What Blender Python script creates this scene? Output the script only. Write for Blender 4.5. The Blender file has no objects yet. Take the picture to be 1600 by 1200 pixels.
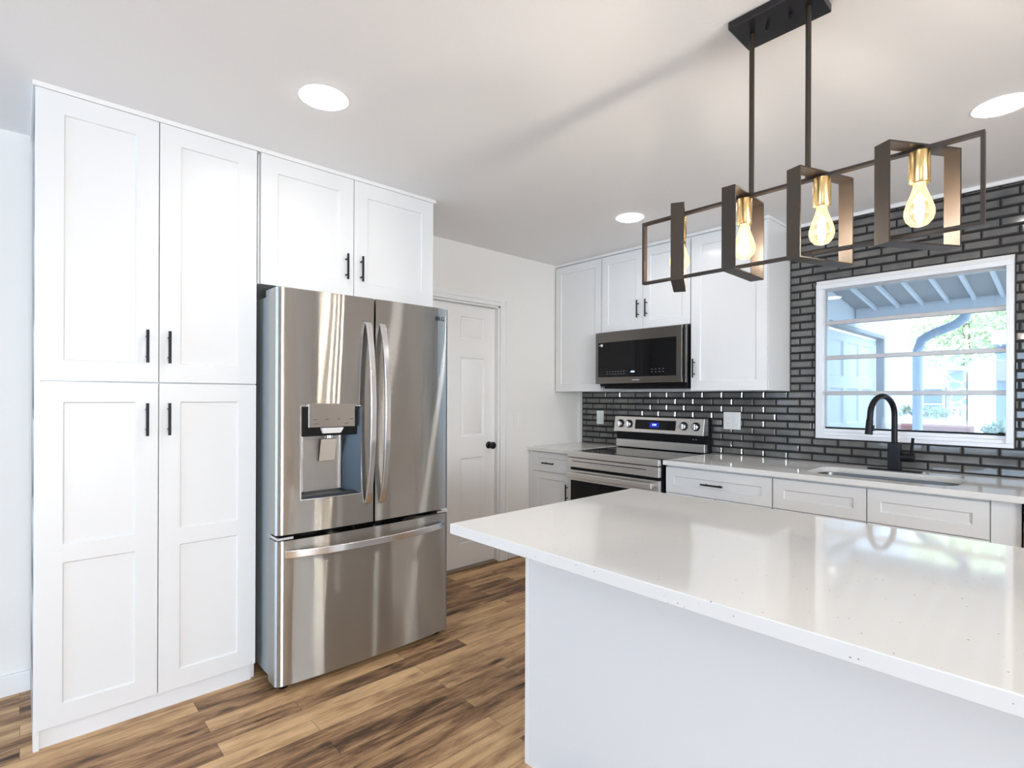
import bpy, bmesh, math, random
from mathutils import Vector, Matrix
random.seed(7)
SC = bpy.context.scene
COL = SC.collection
PI = math.pi

# ------------------------------------------------------------------ camera
YAW, ROLL, FPX, CY, CAMH = math.radians(47.376), math.radians(.218), 833.8, 619.7, 1.30
cd = bpy.data.cameras.new('camera'); cam = bpy.data.objects.new('camera', cd); COL.objects.link(cam)
Fv = Vector((-math.sin(YAW), math.cos(YAW), 0)); Rv = Vector((math.cos(YAW), math.sin(YAW), 0)); Uv = Vector((0, 0, 1))
R2 = Rv * math.cos(ROLL) + Uv * math.sin(ROLL); U2 = R2.cross(Fv)
cam.matrix_world = Matrix(((R2.x, U2.x, -Fv.x, 0), (R2.y, U2.y, -Fv.y, 0), (R2.z, U2.z, -Fv.z, CAMH), (0, 0, 0, 1)))
cd.sensor_fit = 'HORIZONTAL'; cd.sensor_width = 36; cd.lens = FPX / 1600 * 36
cd.shift_y = (CY - 600) / 1600; cd.clip_start = .02
SC.camera = cam
# ------------------------------------------------------------------ view
SC.view_settings.view_transform = 'Standard'; SC.view_settings.look = 'None'
SC.view_settings.gamma = 1; SC.view_settings.use_curve_mapping = False
SC.view_settings.exposure = 0.44
# ------------------------------------------------------------------ world, sun, daylight through the openings
w = bpy.data.worlds.new('sky'); SC.world = w; w.use_nodes = True
bg = w.node_tree.nodes['Background']; bg.inputs[0].default_value = (.62, .80, 1, 1); bg.inputs[1].default_value = 2.4
def lamp(name, kind, loc, energy, color=(1, 1, 1), rot=None, **kw):
    l = bpy.data.lights.new(name, kind); o = bpy.data.objects.new(name, l); COL.objects.link(o)
    o.location = loc; l.energy = energy; l.color = color
    if rot: o.rotation_euler = rot
    for k, v in kw.items(): setattr(l, k, v)
    return o
lamp('sun', 'SUN', (0, 8, 6), 11, (1, .96, .88), (math.radians(52), 0, math.radians(-60)), angle=.02)
# sky light entering by the wide glazed door in the wall behind the camera, and the windows of the far right wall
lamp('daylight_back', 'AREA', (-1.35, -3.62, 1.2), 46, (.55, .75, 1), (PI/2 + .35, 0, 0), shape='RECTANGLE', size=2.3, size_y=2.0)
lamp('daylight_back_right', 'AREA', (2.4, -3.62, 1.35), 12, (.82, .90, 1), (PI/2 + .35, 0, 0), shape='RECTANGLE', size=1.8, size_y=1.4)
lamp('daylight_right', 'AREA', (5.12, -.3, 1.45), 210, (.97, .985, 1), (PI/2 + .35, 0, PI/2), shape='RECTANGLE', size=2.0, size_y=1.5)

# ------------------------------------------------------------------ materials
def mat(name, color, rough=.5, metal=0, spec=.5, emit=None, es=0, coat=0, aniso=0, anrot=0, bump=0, bscale=60, wave=.004):
    m = bpy.data.materials.new(name); m.use_nodes = True; nt = m.node_tree; b = nt.nodes['Principled BSDF']
    b.inputs['Base Color'].default_value = (*color, 1); b.inputs['Roughness'].default_value = rough
    b.inputs['Metallic'].default_value = metal; b.inputs['Specular IOR Level'].default_value = spec
    if emit: b.inputs['Emission Color'].default_value = (*emit, 1); b.inputs['Emission Strength'].default_value = es
    if coat: b.inputs['Coat Weight'].default_value = coat; b.inputs['Coat Roughness'].default_value = .1
    # a fine procedural unevenness on every surface
    n = nt.nodes.new('ShaderNodeTexNoise'); n.inputs['Scale'].default_value = bscale; n.inputs['Detail'].default_value = 3
    tc = nt.nodes.new('ShaderNodeTexCoord'); nt.links.new(tc.outputs['Object'], n.inputs['Vector'])
    if bump:
        bp = nt.nodes.new('ShaderNodeBump'); bp.inputs['Strength'].default_value = bump; bp.inputs['Distance'].default_value = .002
        nt.links.new(n.outputs['Fac'], bp.inputs['Height']); nt.links.new(bp.outputs['Normal'], b.inputs['Normal'])
    else:
        mr = nt.nodes.new('ShaderNodeMapRange'); mr.inputs['To Min'].default_value = rough * .93; mr.inputs['To Max'].default_value = min(1, rough * 1.07)
        nt.links.new(n.outputs['Fac'], mr.inputs['Value']); nt.links.new(mr.outputs['Result'], b.inputs['Roughness'])
    if aniso:
        b.inputs['Anisotropic'].default_value = aniso; b.inputs['Anisotropic Rotation'].default_value = anrot
        t = nt.nodes.new('ShaderNodeCombineXYZ'); t.inputs[2].default_value = 1; b.inputs['Anisotropic Rotation'].default_value = 0
        nt.links.new(t.outputs[0], b.inputs['Tangent'])
        # slow waviness of the rolled sheet
        mp3 = nt.nodes.new('ShaderNodeMapping'); mp3.inputs['Scale'].default_value = (6, 6, .8); n3 = nt.nodes.new('ShaderNodeTexNoise'); n3.inputs['Scale'].default_value = 1; n3.inputs['Detail'].default_value = 0
        nt.links.new(tc.outputs['Object'], mp3.inputs['Vector']); nt.links.new(mp3.outputs[0], n3.inputs['Vector'])
        if wave:
            b2 = nt.nodes.new('ShaderNodeBump'); b2.inputs['Strength'].default_value = 1; b2.inputs['Distance'].default_value = wave
            nt.links.new(n3.outputs['Fac'], b2.inputs['Height']); nt.links.new(b2.outputs['Normal'], b.inputs['Normal'])
    return m
def nodes(m): return m.node_tree, m.node_tree.nodes['Principled BSDF']

WALL = mat('wall_paint', (.84, .825, .80), .7, bump=.12, bscale=180)
WALL_R = mat('greige_wall_paint', (.64, .60, .56), .7, bump=.12, bscale=180)
CEIL = mat('ceiling_paint', (.91, .905, .905), .85, bump=.2, bscale=120)
TRIM = mat('white_trim_paint', (.84, .835, .83), .4)
CAB = mat('white_lacquer', (.80, .805, .81), .32, coat=.15)
CABI = mat('cabinet_shadow_gap', (.35, .36, .37), .6)
DOORM = mat('white_door_paint', (.86, .85, .84), .4)
BLACK = mat('matt_black_metal', (.008, .008, .010), .33, spec=.25)
BLACKP = mat('black_plastic', (.006, .006, .007), .4, spec=.2)
GLASSB = mat('black_glass', (.004, .004, .005), .05, spec=.28)
STEEL = mat('brushed_steel', (.53, .525, .51), .2, 1, aniso=1, anrot=0); nt, b = nodes(STEEL)
g = nt.nodes.new('ShaderNodeBsdfAnisotropic'); g.distribution = 'GGX'; g.inputs['Color'].default_value = (.53, .525, .51, 1)
g.inputs['Roughness'].default_value = .20; g.inputs['Anisotropy'].default_value = -.9
for sk in ('Normal', 'Tangent'): nt.links.new(b.inputs[sk].links[0].from_socket, g.inputs[sk])
nt.links.new(g.outputs[0], nt.nodes['Material Output'].inputs['Surface'])
STEELD = mat('dark_brushed_steel', (.20, .185, .17), .32, 1, aniso=.6, anrot=1, wave=0)
STEELR = mat('range_steel', (.78, .765, .74), .33, 1, bscale=1.5)
CHROME = mat('satin_chrome', (.80, .80, .82), .16, 1)
SIDE = mat('fridge_side_grey', (.46, .50, .51), .35, .3)
BRONZE = mat('dark_bronze', (.040, .028, .020), .38, .25)
CANOPY = mat('dark_canopy_bronze', (.022, .02, .022), .3, .4)
BRASS = mat('brushed_brass', (.78, .56, .26), .25, 1)
BULB = mat('lit_bulb_core', (1, .9, .7), .2, emit=(1, .92, .82), es=215)
SHELL = bpy.data.materials.new('bulb_glass'); SHELL.use_nodes = True; nt = SHELL.node_tree; nt.nodes.clear()
o = nt.nodes.new('ShaderNodeOutputMaterial'); t = nt.nodes.new('ShaderNodeBsdfTransparent'); g = nt.nodes.new('ShaderNodeBsdfGlossy'); em = nt.nodes.new('ShaderNodeEmission'); a1 = nt.nodes.new('ShaderNodeMixShader'); a2 = nt.nodes.new('ShaderNodeAddShader'); lw = nt.nodes.new('ShaderNodeFresnel')
t.inputs[0].default_value = (1, .97, .9, 1); g.inputs['Roughness'].default_value = .05; em.inputs[0].default_value = (1, .70, .32, 1); em.inputs[1].default_value = .35
nt.links.new(lw.outputs[0], a1.inputs[0]); nt.links.new(t.outputs[0], a1.inputs[1]); nt.links.new(g.outputs[0], a1.inputs[2]); nt.links.new(a1.outputs[0], a2.inputs[0]); nt.links.new(em.outputs[0], a2.inputs[1]); nt.links.new(a2.outputs[0], o.inputs[0])
LEDM = mat('lit_diffuser', (1, 1, 1), .5, emit=(1, .98, .95), es=13)
PLAST = mat('white_plastic', (.85, .85, .84), .3)
PLASTD = mat('grey_plastic_line', (.45, .45, .44), .5)
SINKM = mat('sink_steel', (.20, .20, .20), .32, 1)
BLUELED = mat('blue_digits', (.1, .2, 1), .4, emit=(.35, .55, 1), es=5)
BLUEHALO = mat('blue_display_window', (.002, .003, .05), .2, emit=(.01, .02, .5), es=.7)
ICON = mat('grey_icons', (.25, .25, .26), .5)
GROUT = mat('black_grout', (.006, .006, .007), .7)
ALU = mat('white_aluminium', (.82, .83, .86), .35, .1)
RAIL = mat('grey_aluminium_rail', (.50, .49, .49), .4, .3)
LOGO = mat('logo_grey', (.03, .03, .035), .4)
LOGOW = mat('pale_lettering', (.75, .75, .75), .4)
KICK = mat('white_toe_kick', (.80, .81, .83), .45)

# tile: dark glass, small tone changes from tile to tile
TILE = mat('dark_glass_tile', (.05, .05, .052), .09, spec=.8)
nt, b = nodes(TILE)
tc = nt.nodes.new('ShaderNodeTexCoord'); n = nt.nodes.new('ShaderNodeTexNoise'); n.inputs['Scale'].default_value = 7
cr = nt.nodes.new('ShaderNodeValToRGB'); cr.color_ramp.elements[0].position = .35; cr.color_ramp.elements[1].position = .65
cr.color_ramp.elements[0].color = (.10, .10, .10, 1); cr.color_ramp.elements[1].color = (.165, .158, .15, 1)
nt.links.new(tc.outputs['Object'], n.inputs['Vector']); nt.links.new(n.outputs['Fac'], cr.inputs['Fac']); nt.links.new(cr.outputs['Color'], b.inputs['Base Color'])

# quartz: white polished with sparse grey flecks
def quartz(name, base, seed):
    m = mat(name, base, .07, spec=.55); nt, b = nodes(m)
    for l in list(nt.links):
        if l.to_socket == b.inputs['Roughness']: nt.links.remove(l)
    b.inputs['Roughness'].default_value = .06
    tc = nt.nodes.new('ShaderNodeTexCoord')
    v = nt.nodes.new('ShaderNodeTexVoronoi'); v.inputs['Scale'].default_value = 85; v.inputs['Randomness'].default_value = 1
    mp = nt.nodes.new('ShaderNodeMapping'); mp.inputs['Location'].default_value = (seed, 1, 2)
    lt = nt.nodes.new('ShaderNodeMath'); lt.operation = 'LESS_THAN'; 
    sep = nt.nodes.new('ShaderNodeSeparateColor')
    mul = nt.nodes.new('ShaderNodeMath'); mul.operation = 'MULTIPLY'; mul.inputs[1].default_value = .15
    gt = nt.nodes.new('ShaderNodeMath'); gt.operation = 'GREATER_THAN'; gt.inputs[1].default_value = .70
    an = nt.nodes.new('ShaderNodeMath'); an.operation = 'MULTIPLY'
    mx = nt.nodes.new('ShaderNodeMix'); mx.data_type = 'RGBA'
    mx.inputs['A'].default_value = (*base, 1); mx.inputs['B'].default_value = (.30, .28, .26, 1)
    nt.links.new(tc.outputs['Object'], mp.inputs['Vector']); nt.links.new(mp.outputs['Vector'], v.inputs['Vector'])
    nt.links.new(v.outputs['Color'], sep.inputs['Color'])
    nt.links.new(v.outputs['Distance'], lt.inputs[0]); nt.links.new(sep.outputs['Green'], mul.inputs[0]); nt.links.new(mul.outputs[0], lt.inputs[1])
    nt.links.new(sep.outputs['Red'], gt.inputs[0]); nt.links.new(gt.outputs[0], an.inputs[0]); nt.links.new(lt.outputs[0], an.inputs[1])
    nt.links.new(an.outputs[0], mx.inputs['Factor']); nt.links.new(mx.outputs['Result'], b.inputs['Base Color'])
    return m
QUARTZ = quartz('white_quartz', (.80, .79, .77), 3)

# floor planks running along Y
FLOOR = mat('wood_plank_floor', (.3, .2, .12), .48, spec=.28); nt, b = nodes(FLOOR)
N = nt.nodes.new; L = nt.links.new
tc = N('ShaderNodeTexCoord'); sp = N('ShaderNodeSeparateXYZ'); cb = N('ShaderNodeCombineXYZ')
L(tc.outputs['Object'], sp.inputs[0]); L(sp.outputs['Y'], cb.inputs['X']); L(sp.outputs['X'], cb.inputs['Y'])
def brick(c1, c2, mort, bw, rh, ms):
    k = N('ShaderNodeTexBrick'); k.offset = .37; k.inputs['Color1'].default_value = c1; k.inputs['Color2'].default_value = c2
    k.inputs['Mortar'].default_value = mort; k.inputs['Scale'].default_value = 1; k.inputs['Mortar Size'].default_value = ms
    k.inputs['Brick Width'].default_value = bw; k.inputs['Row Height'].default_value = rh; k.inputs['Mortar Smooth'].default_value = .1
    L(cb.outputs[0], k.inputs['Vector']); return k
bk = brick((0, 0, 0, 1), (1, 1, 1, 1), (.5, .5, .5, 1), .86, .092, 0)
gap = brick((1, 1, 1, 1), (1, 1, 1, 1), (.45, .45, .45, 1), .86, .092, .0012)
off = N('ShaderNodeVectorMath'); off.operation = 'SCALE'; off.inputs['Scale'].default_value = 13
L(bk.outputs['Color'], off.inputs[0])
add = N('ShaderNodeVectorMath'); add.operation = 'ADD'; L(tc.outputs['Object'], add.inputs[0]); L(off.outputs[0], add.inputs[1])
mp = N('ShaderNodeMapping'); mp.inputs['Scale'].default_value = (16, 2.3, 1); L(add.outputs[0], mp.inputs['Vector'])
n1 = N('ShaderNodeTexNoise'); n1.inputs['Scale'].default_value = 1; n1.inputs['Detail'].default_value = 6; n1.inputs['Roughness'].default_value = .7; n1.inputs['Distortion'].default_value = .35
L(mp.outputs[0], n1.inputs['Vector'])
mp2 = N('ShaderNodeMapping'); mp2.inputs['Scale'].default_value = (90, 7, 1); L(add.outputs[0], mp2.inputs['Vector'])
n2 = N('ShaderNodeTexNoise'); n2.inputs['Detail'].default_value = 4; n2.inputs['Scale'].default_value = 1; L(mp2.outputs[0], n2.inputs['Vector'])
rnd = N('ShaderNodeSeparateColor'); L(bk.outputs['Color'], rnd.inputs[0])
m1 = N('ShaderNodeMath'); m1.operation = 'MULTIPLY'; m1.inputs[1].default_value = .31; L(rnd.outputs[0], m1.inputs[0])
m2 = N('ShaderNodeMath'); m2.operation = 'MULTIPLY'; m2.inputs[1].default_value = 1.15; L(n1.outputs['Fac'], m2.inputs[0])
m3 = N('ShaderNodeMath'); m3.operation = 'ADD'; L(m1.outputs[0], m3.inputs[0]); L(m2.outputs[0], m3.inputs[1])
m4 = N('ShaderNodeMath'); m4.operation = 'MULTIPLY_ADD'; m4.inputs[1].default_value = .26; L(n2.outputs['Fac'], m4.inputs[0]); L(m3.outputs[0], m4.inputs[2])
cr = N('ShaderNodeValToRGB'); e = cr.color_ramp.elements
e[0].position = .38; e[0].color = (.045, .026, .016, 1); e[1].position = .98; e[1].color = (.72, .47, .25, 1)
for p_, c_ in ((.48, (.105, .058, .034, 1)), (.57, (.22, .118, .060, 1)), (.67, (.38, .22, .112, 1)), (.80, (.56, .35, .18, 1))):
    q = e.new(p_); q.color = c_
mp5 = N('ShaderNodeMapping'); mp5.inputs['Scale'].default_value = (9, 3.2, 1); L(add.outputs[0], mp5.inputs['Vector'])
vk = N('ShaderNodeTexVoronoi'); vk.inputs['Scale'].default_value = 1; L(mp5.outputs[0], vk.inputs['Vector'])
kr = N('ShaderNodeMapRange'); kr.inputs['From Min'].default_value = .03; kr.inputs['From Max'].default_value = .20; kr.inputs['To Min'].default_value = -.24; kr.inputs['To Max'].default_value = 0; L(vk.outputs['Distance'], kr.inputs['Value'])
ms = N('ShaderNodeMath'); ms.operation = 'ADD'; L(m4.outputs[0], ms.inputs[0]); L(kr.outputs['Result'], ms.inputs[1])
m6 = N('ShaderNodeMath'); m6.operation = 'SUBTRACT'; m6.inputs[1].default_value = .135; L(ms.outputs[0], m6.inputs[0])
L(m6.outputs[0], cr.inputs['Fac'])
mx = N('ShaderNodeMix'); mx.data_type = 'RGBA'; mx.blend_type = 'MULTIPLY'; mx.inputs['Factor'].default_value = 1
L(cr.outputs['Color'], mx.inputs['A']); L(gap.outputs['Color'], mx.inputs['B']); L(mx.outputs['Result'], b.inputs['Base Color'])
bp = N('ShaderNodeBump'); bp.inputs['Strength'].default_value = .25; bp.inputs['Distance'].default_value = .001
L(n2.outputs['Fac'], bp.inputs['Height']); L(bp.outputs['Normal'], b.inputs['Normal'])

# window glass: mostly clear, faint mirror
PANE = bpy.data.materials.new('window_glass'); PANE.use_nodes = True; nt = PANE.node_tree; nt.nodes.clear()
o = nt.nodes.new('ShaderNodeOutputMaterial'); t = nt.nodes.new('ShaderNodeBsdfTransparent'); g = nt.nodes.new('ShaderNodeBsdfGlossy'); mxs = nt.nodes.new('ShaderNodeMixShader')
fr = nt.nodes.new('ShaderNodeFresnel'); fr.inputs[0].default_value = 1.45
t.inputs[0].default_value = (.93, .97, 1, 1); g.inputs['Roughness'].default_value = .02
nt.links.new(fr.outputs[0], mxs.inputs[0]); nt.links.new(t.outputs[0], mxs.inputs[1]); nt.links.new(g.outputs[0], mxs.inputs[2]); nt.links.new(mxs.outputs[0], o.inputs[0])

# outdoors
STUCCO = mat('white_stucco', (.78, .82, .88), .9, bump=.6, bscale=45)
GDOOR = mat('pale_garage_door', (.80, .84, .90), .5)
ROOFP = mat('grey_roof_panel', (.40, .40, .42), .6)
ROOFR = mat('white_roof_rib', (.78, .82, .9), .5)
GUTTER = mat('grey_blue_gutter', (.55, .66, .84), .4)
GROUND = mat('garden_ground', (.55, .56, .50), .9, bump=.5, bscale=8)
LEAF = mat('sunlit_leaves', (.66, .74, .56), .6)
LEAF2 = mat('garden_plants', (.52, .62, .50), .6)
BARK = mat('bark', (.25, .2, .15), .9)
HOUSEW = mat('white_house_wall', (.85, .88, .9), .8)
HOUSEG = mat('house_window_glass', (.16, .21, .32), .25)
BRICK = mat('red_brick_planter', (.60, .30, .25), .9, bump=.5, bscale=25)
COLUMN = mat('pale_blue_siding', (.50, .62, .82), .7)
TAN = mat('tan_box', (.62, .55, .50), .6)
STONE = mat('stone_veneer', (.3, .36, .45), .8); nt, b = nodes(STONE)
tc = nt.nodes.new('ShaderNodeTexCoord'); v = nt.nodes.new('ShaderNodeTexVoronoi'); v.feature = 'DISTANCE_TO_EDGE'; v.inputs['Scale'].default_value = 4.5
cr = nt.nodes.new('ShaderNodeValToRGB'); cr.color_ramp.elements[0].position = .04; cr.color_ramp.elements[1].position = .08
cr.color_ramp.elements[0].color = (.9, .92, .92, 1); cr.color_ramp.elements[1].color = (.28, .36, .48, 1)
nt.links.new(tc.outputs['Object'], v.inputs['Vector']); nt.links.new(v.outputs['Distance'], cr.inputs['Fac']); nt.links.new(cr.outputs['Color'], b.inputs['Base Color'])

# ------------------------------------------------------------------ mesh helpers
class MB:
    def __init__(s): s.v = []; s.f = []; s.m = []
    def add(s, vs, fs, m=0):
        k = len(s.v); s.v += [tuple(p) for p in vs]; s.f += [tuple(i + k for i in f) for f in fs]; s.m += [m] * len(fs); return s
    def box(s, x0, x1, y0, y1, z0, z1, m=0):
        x0, x1 = sorted((x0, x1)); y0, y1 = sorted((y0, y1)); z0, z1 = sorted((z0, z1))
        v = [(x0, y0, z0), (x1, y0, z0), (x1, y1, z0), (x0, y1, z0), (x0, y0, z1), (x1, y0, z1), (x1, y1, z1), (x0, y1, z1)]
        return s.add(v, [(0, 3, 2, 1), (4, 5, 6, 7), (0, 1, 5, 4), (1, 2, 6, 5), (2, 3, 7, 6), (3, 0, 4, 7)], m)
    def hexa(s, bot, top, m=0):
        return s.add(list(bot) + list(top), [(0, 3, 2, 1), (4, 5, 6, 7), (0, 1, 5, 4), (1, 2, 6, 5), (2, 3, 7, 6), (3, 0, 4, 7)], m)
    def cyl(s, p0, p1, r, n=16, m=0, r1=None):
        return s.sweep([p0, p1], r, n, m, r_end=r1)
    def sweep(s, pts, r, n=12, m=0, r_end=None, sec=None, side=None):
        pts = [Vector(p) for p in pts]; rings = []; k0 = len(s.v)
        nrm = None
        for i, p in enumerate(pts):
            d = (pts[min(i + 1, len(pts) - 1)] - pts[max(i - 1, 0)]).normalized()
            if side is not None: a = Vector(side); a = (a - d * a.dot(d)).normalized()
            elif nrm is None:
                a = d.orthogonal().normalized()
            else: a = (nrm - d * nrm.dot(d)).normalized()
            nrm = a; c = d.cross(a)
            rr = r if r_end is None else r + (r_end - r) * i / (len(pts) - 1)
            if sec: ring = [p + a * q[0] + c * q[1] for q in sec]
            else: ring = [p + (a * math.cos(2 * PI * j / n) + c * math.sin(2 * PI * j / n)) * rr for j in range(n)]
            rings.append(ring)
        n = len(rings[0]); vs = [q for ring in rings for q in ring]; fs = []
        for i in range(len(rings) - 1):
            for j in range(n):
                fs.append((i * n + j, i * n + (j + 1) % n, (i + 1) * n + (j + 1) % n, (i + 1) * n + j))
        fs.append(tuple(reversed(range(n)))); fs.append(tuple(range((len(rings) - 1) * n, len(rings) * n)))
        return s.add(vs, fs, m)
    def lathe(s, c, prof, n=24, m=0, axis='Z'):
        vs = []; fs = []
        for r, z in prof:
            for j in range(n):
                a = 2 * PI * j / n; p = (r * math.cos(a), r * math.sin(a), z)
                if axis == 'Y': p = (p[0], -p[2], p[1])
                elif axis == 'X': p = (p[2], p[0], p[1])
                vs.append((c[0] + p[0], c[1] + p[1], c[2] + p[2]))
        for i in range(len(prof) - 1):
            for j in range(n): fs.append((i * n + j, i * n + (j + 1) % n, (i + 1) * n + (j + 1) % n, (i + 1) * n + j))
        fs.append(tuple(reversed(range(n)))); fs.append(tuple(range((len(prof) - 1) * n, len(prof) * n)))
        return s.add(vs, fs, m)
    def build(s, name, mats, parent=None, bevel=0, smooth=True, seg=2, **props):
        me = bpy.data.meshes.new(name); me.from_pydata(s.v, [], s.f)
        if not isinstance(mats, (list, tuple)): mats = [mats]
        for mm in mats: me.materials.append(mm)
        for p, k in zip(me.polygons, s.m): p.material_index = k
        bm = bmesh.new(); bm.from_mesh(me); bmesh.ops.recalc_face_normals(bm, faces=bm.faces); bm.to_mesh(me); bm.free()
        if smooth:
            me.shade_smooth(); me.set_sharp_from_angle(angle=math.radians(32))
        o = bpy.data.objects.new(name, me); COL.objects.link(o)
        if parent: o.parent = parent
        if bevel:
            md = o.modifiers.new('bevel', 'BEVEL'); md.width = bevel; md.segments = seg; md.limit_method = 'ANGLE'; md.angle_limit = math.radians(40); md.harden_normals = True
        for k, v in props.items(): o[k] = v
        return o
def thing(name, label, cat, loc=(0, 0, 0), rz=0, group=None):
    o = bpy.data.objects.new(name, None); COL.objects.link(o); o.location = loc; o.rotation_euler = (0, 0, rz)
    o.empty_display_size = .05; o['label'] = label; o['category'] = cat
    if group: o['group'] = group
    return o
def tag(o, label, cat, group=None):
    o['label'] = label; o['category'] = cat
    if group: o['group'] = group
    return o
def struct(o): o['kind'] = 'structure'; return o
def text(s, size, loc, rot, m, parent, name, depth=.0004, align='CENTER', **props):
    c = bpy.data.curves.new(name, 'FONT'); c.body = s; c.size = size; c.extrude = depth; c.align_x = align; c.align_y = 'CENTER'
    t = bpy.data.objects.new('tmp', c); COL.objects.link(t)
    dg = bpy.context.evaluated_depsgraph_get(); me = bpy.data.meshes.new_from_object(t.evaluated_get(dg))
    bpy.data.objects.remove(t); me.name = name
    me.materials.clear(); me.materials.append(m)
    o = bpy.data.objects.new(name, me); COL.objects.link(o); o.parent = parent; o.location = loc; o.rotation_euler = rot
    for k, v in props.items(): o[k] = v
    return o

def front(x0, x1, z0, z1, panels=(), yf=0.0, t=.019, dep=.007, s=.004, curve=None):
    """shaker front: face looks to -Y, front plane at yf, recessed panels; grid so that everything is one skin"""
    xs = {x0, x1}; zs = {z0, z1}
    for a, b_, c, d in panels: xs |= {a, b_}; zs |= {c, d}
    xs = sorted(xs); zs = sorted(zs); m = MB()
    def isp(xa, xb, za, zb):
        return any(a - 1e-6 <= xa and xb <= b_ + 1e-6 and c - 1e-6 <= za and zb <= d + 1e-6 for a, b_, c, d in panels)
    for i in range(len(xs) - 1):
        for j in range(len(zs) - 1):
            if not isp(xs[i], xs[i+1], zs[j], zs[j+1]):
                m.add([(xs[i], yf, zs[j]), (xs[i+1], yf, zs[j]), (xs[i+1], yf, zs[j+1]), (xs[i], yf, zs[j+1])], [(0, 1, 2, 3)])
    for a, b_, c, d in panels:
        o4 = [(a, yf, c), (b_, yf, c), (b_, yf, d), (a, yf, d)]; y2 = yf + dep
        i4 = [(a + s, y2, c + s), (b_ - s, y2, c + s), (b_ - s, y2, d - s), (a + s, y2, d - s)]
        m.add(o4 + i4, [(4, 5, 6, 7)] + [(k, (k + 1) % 4, 4 + (k + 1) % 4, 4 + k) for k in range(4)])
    yb = yf + t
    f4 = [(x0, yf, z0), (x1, yf, z0), (x1, yf, z1), (x0, yf, z1)]; b4 = [(x, yb, z) for x, _, z in f4]
    m.add(f4 + b4, [(7, 6, 5, 4)] + [(k, 4 + k, 4 + (k + 1) % 4, (k + 1) % 4) for k in range(4)])
    # weld
    seen = {}; nv = []; mp_ = []
    for p in m.v:
        k = tuple(round(q, 5) for q in p)
        if k not in seen: seen[k] = len(nv); nv.append(p)
        mp_.append(seen[k])
    m.v = nv; m.f = [tuple(mp_[i] for i in f) for f in m.f]
    return m
def shaker(x0, x1, z0, z1, r=.062, yf=0.0, mids=(), rt=None):
    """rails of width r; mids = list of (z of mid-rail bottom, top)"""
    rt = rt or r; edges = [z0 + r] + [q for p in mids for q in p] + [z1 - rt]
    ps = [(x0 + r, x1 - r, edges[k], edges[k + 1]) for k in range(0, len(edges), 2)]
    return front(x0, x1, z0, z1, ps, yf)
def pull(p, L_, vertical, parent, yf):
    """black bar pull; p = (x, z) centre; standing off the face at yf towards -Y"""
    m = MB(); x, z = p; y = yf - .030; h = L_ / 2
    if vertical:
        m.cyl((x, y, z - h), (x, y, z + h), .0055, 12)
        for q in (-.62, .62): m.cyl((x, yf, z + q * h), (x, y, z + q * h), .0042, 10)
    else:
        m.cyl((x - h, y, z), (x + h, y, z), .0055, 12)
        for q in (-.62, .62): m.cyl((x + q * h, yf, z), (x + q * h, y, z), .0042, 10)
    return m.build('handle', BLACK, parent, label='matt black bar handle')

# ------------------------------------------------------------------ room shell
XL, XR, YB, YW, ZC = -3.17, 5.0, -3.5, 3.785, 2.44
struct(MB().box(XL - .15, XR + .15, YB - .15, YW + .15, -.1, 0).build('floor', FLOOR, smooth=False))
struct(MB().box(XL - .15, XR + .15, YB - .15, YW + .3, ZC, ZC + .15).build('ceiling', CEIL, smooth=False))
# left wall with the door opening
DY0, DY1, DZ = 1.975, 2.762, 2.01
wl = MB()
wl.box(XL - .12, XL, YB - .15, DY0 - .001, 0, ZC).box(XL - .12, XL, DY1 + .021, YW, 0, ZC).box(XL - .12, XL, DY0 - .001, DY1 + .021, DZ + .001, ZC)
struct(wl.build('wall_left', WALL, smooth=False))
# window wall
WX0, WX1, WZ0, WZ1 = -1.205, -.273, 1.042, 2.023
wb = MB(); wb.box(XL - .12, WX0, YW, YW + .13, 0, ZC).box(WX1, .45, YW, YW + .13, 0, ZC).box(WX0, WX1, YW, YW + .13, 0, WZ0).box(WX0, WX1, YW, YW + .13, WZ1, ZC)
WB = struct(wb.build('wall_back', WALL, smooth=False))
struct(MB().box(.45, XR + .15, YW, YW + .13, 0, ZC).build('wall_back_right', WALL_R, smooth=False))
# right wall with one window, rear wall with glazed door and window
wr = MB(); wr.box(XR, XR + .1, YB, -1.3, 0, ZC).box(XR, XR + .1, .7, YW, 0, ZC).box(XR, XR + .1, -1.3, .7, 0, .7).box(XR, XR + .1, -1.3, .7, 2.2, ZC)
struct(wr.build('wall_right', WALL_R, smooth=False))
wk = MB(); wk.box(XL, -2.5, YB - .1, YB, 0, ZC).box(-.2, 1.5, YB - .1, YB, 0, ZC).box(3.3, XR, YB - .1, YB, 0, ZC)
wk.box(-2.5, -.2, YB - .1, YB, 2.2, ZC).box(-2.5, -.2, YB - .1, YB, 0, .15).box(1.5, 3.3, YB - .1, YB, 0, .65).box(1.5, 3.3, YB - .1, YB, 2.05, ZC)
struct(wk.build('wall_rear', WALL_R, smooth=False))
def simple_window(name, x0, x1, z0, z1, mull, rot, org):
    m = MB(); t_ = .05
    m.box(x0, x1, 0, .05, z0, z0 + t_).box(x0, x1, 0, .05, z1 - t_, z1).box(x0, x0 + t_, 0, .05, z0, z1).box(x1 - t_, x1, 0, .05, z0, z1)
    for q in mull: m.box(q - .025, q + .025, 0, .05, z0, z1)
    o = struct(m.build(name, TRIM, smooth=False)); o.location = org; o.rotation_euler = (0, 0, rot)
    g_ = MB().box(x0 + t_, x1 - t_, .02, .026, z0 + t_, z1 - t_).build('pane', PANE, o, smooth=False)
simple_window('window_2', -2.5, -.2, .15, 2.2, (-1.35,), 0, (0, YB - .08, 0))
simple_window('window_3', 1.5, 3.3, .65, 2.05, (2.4,), 0, (0, YB - .08, 0))
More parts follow.
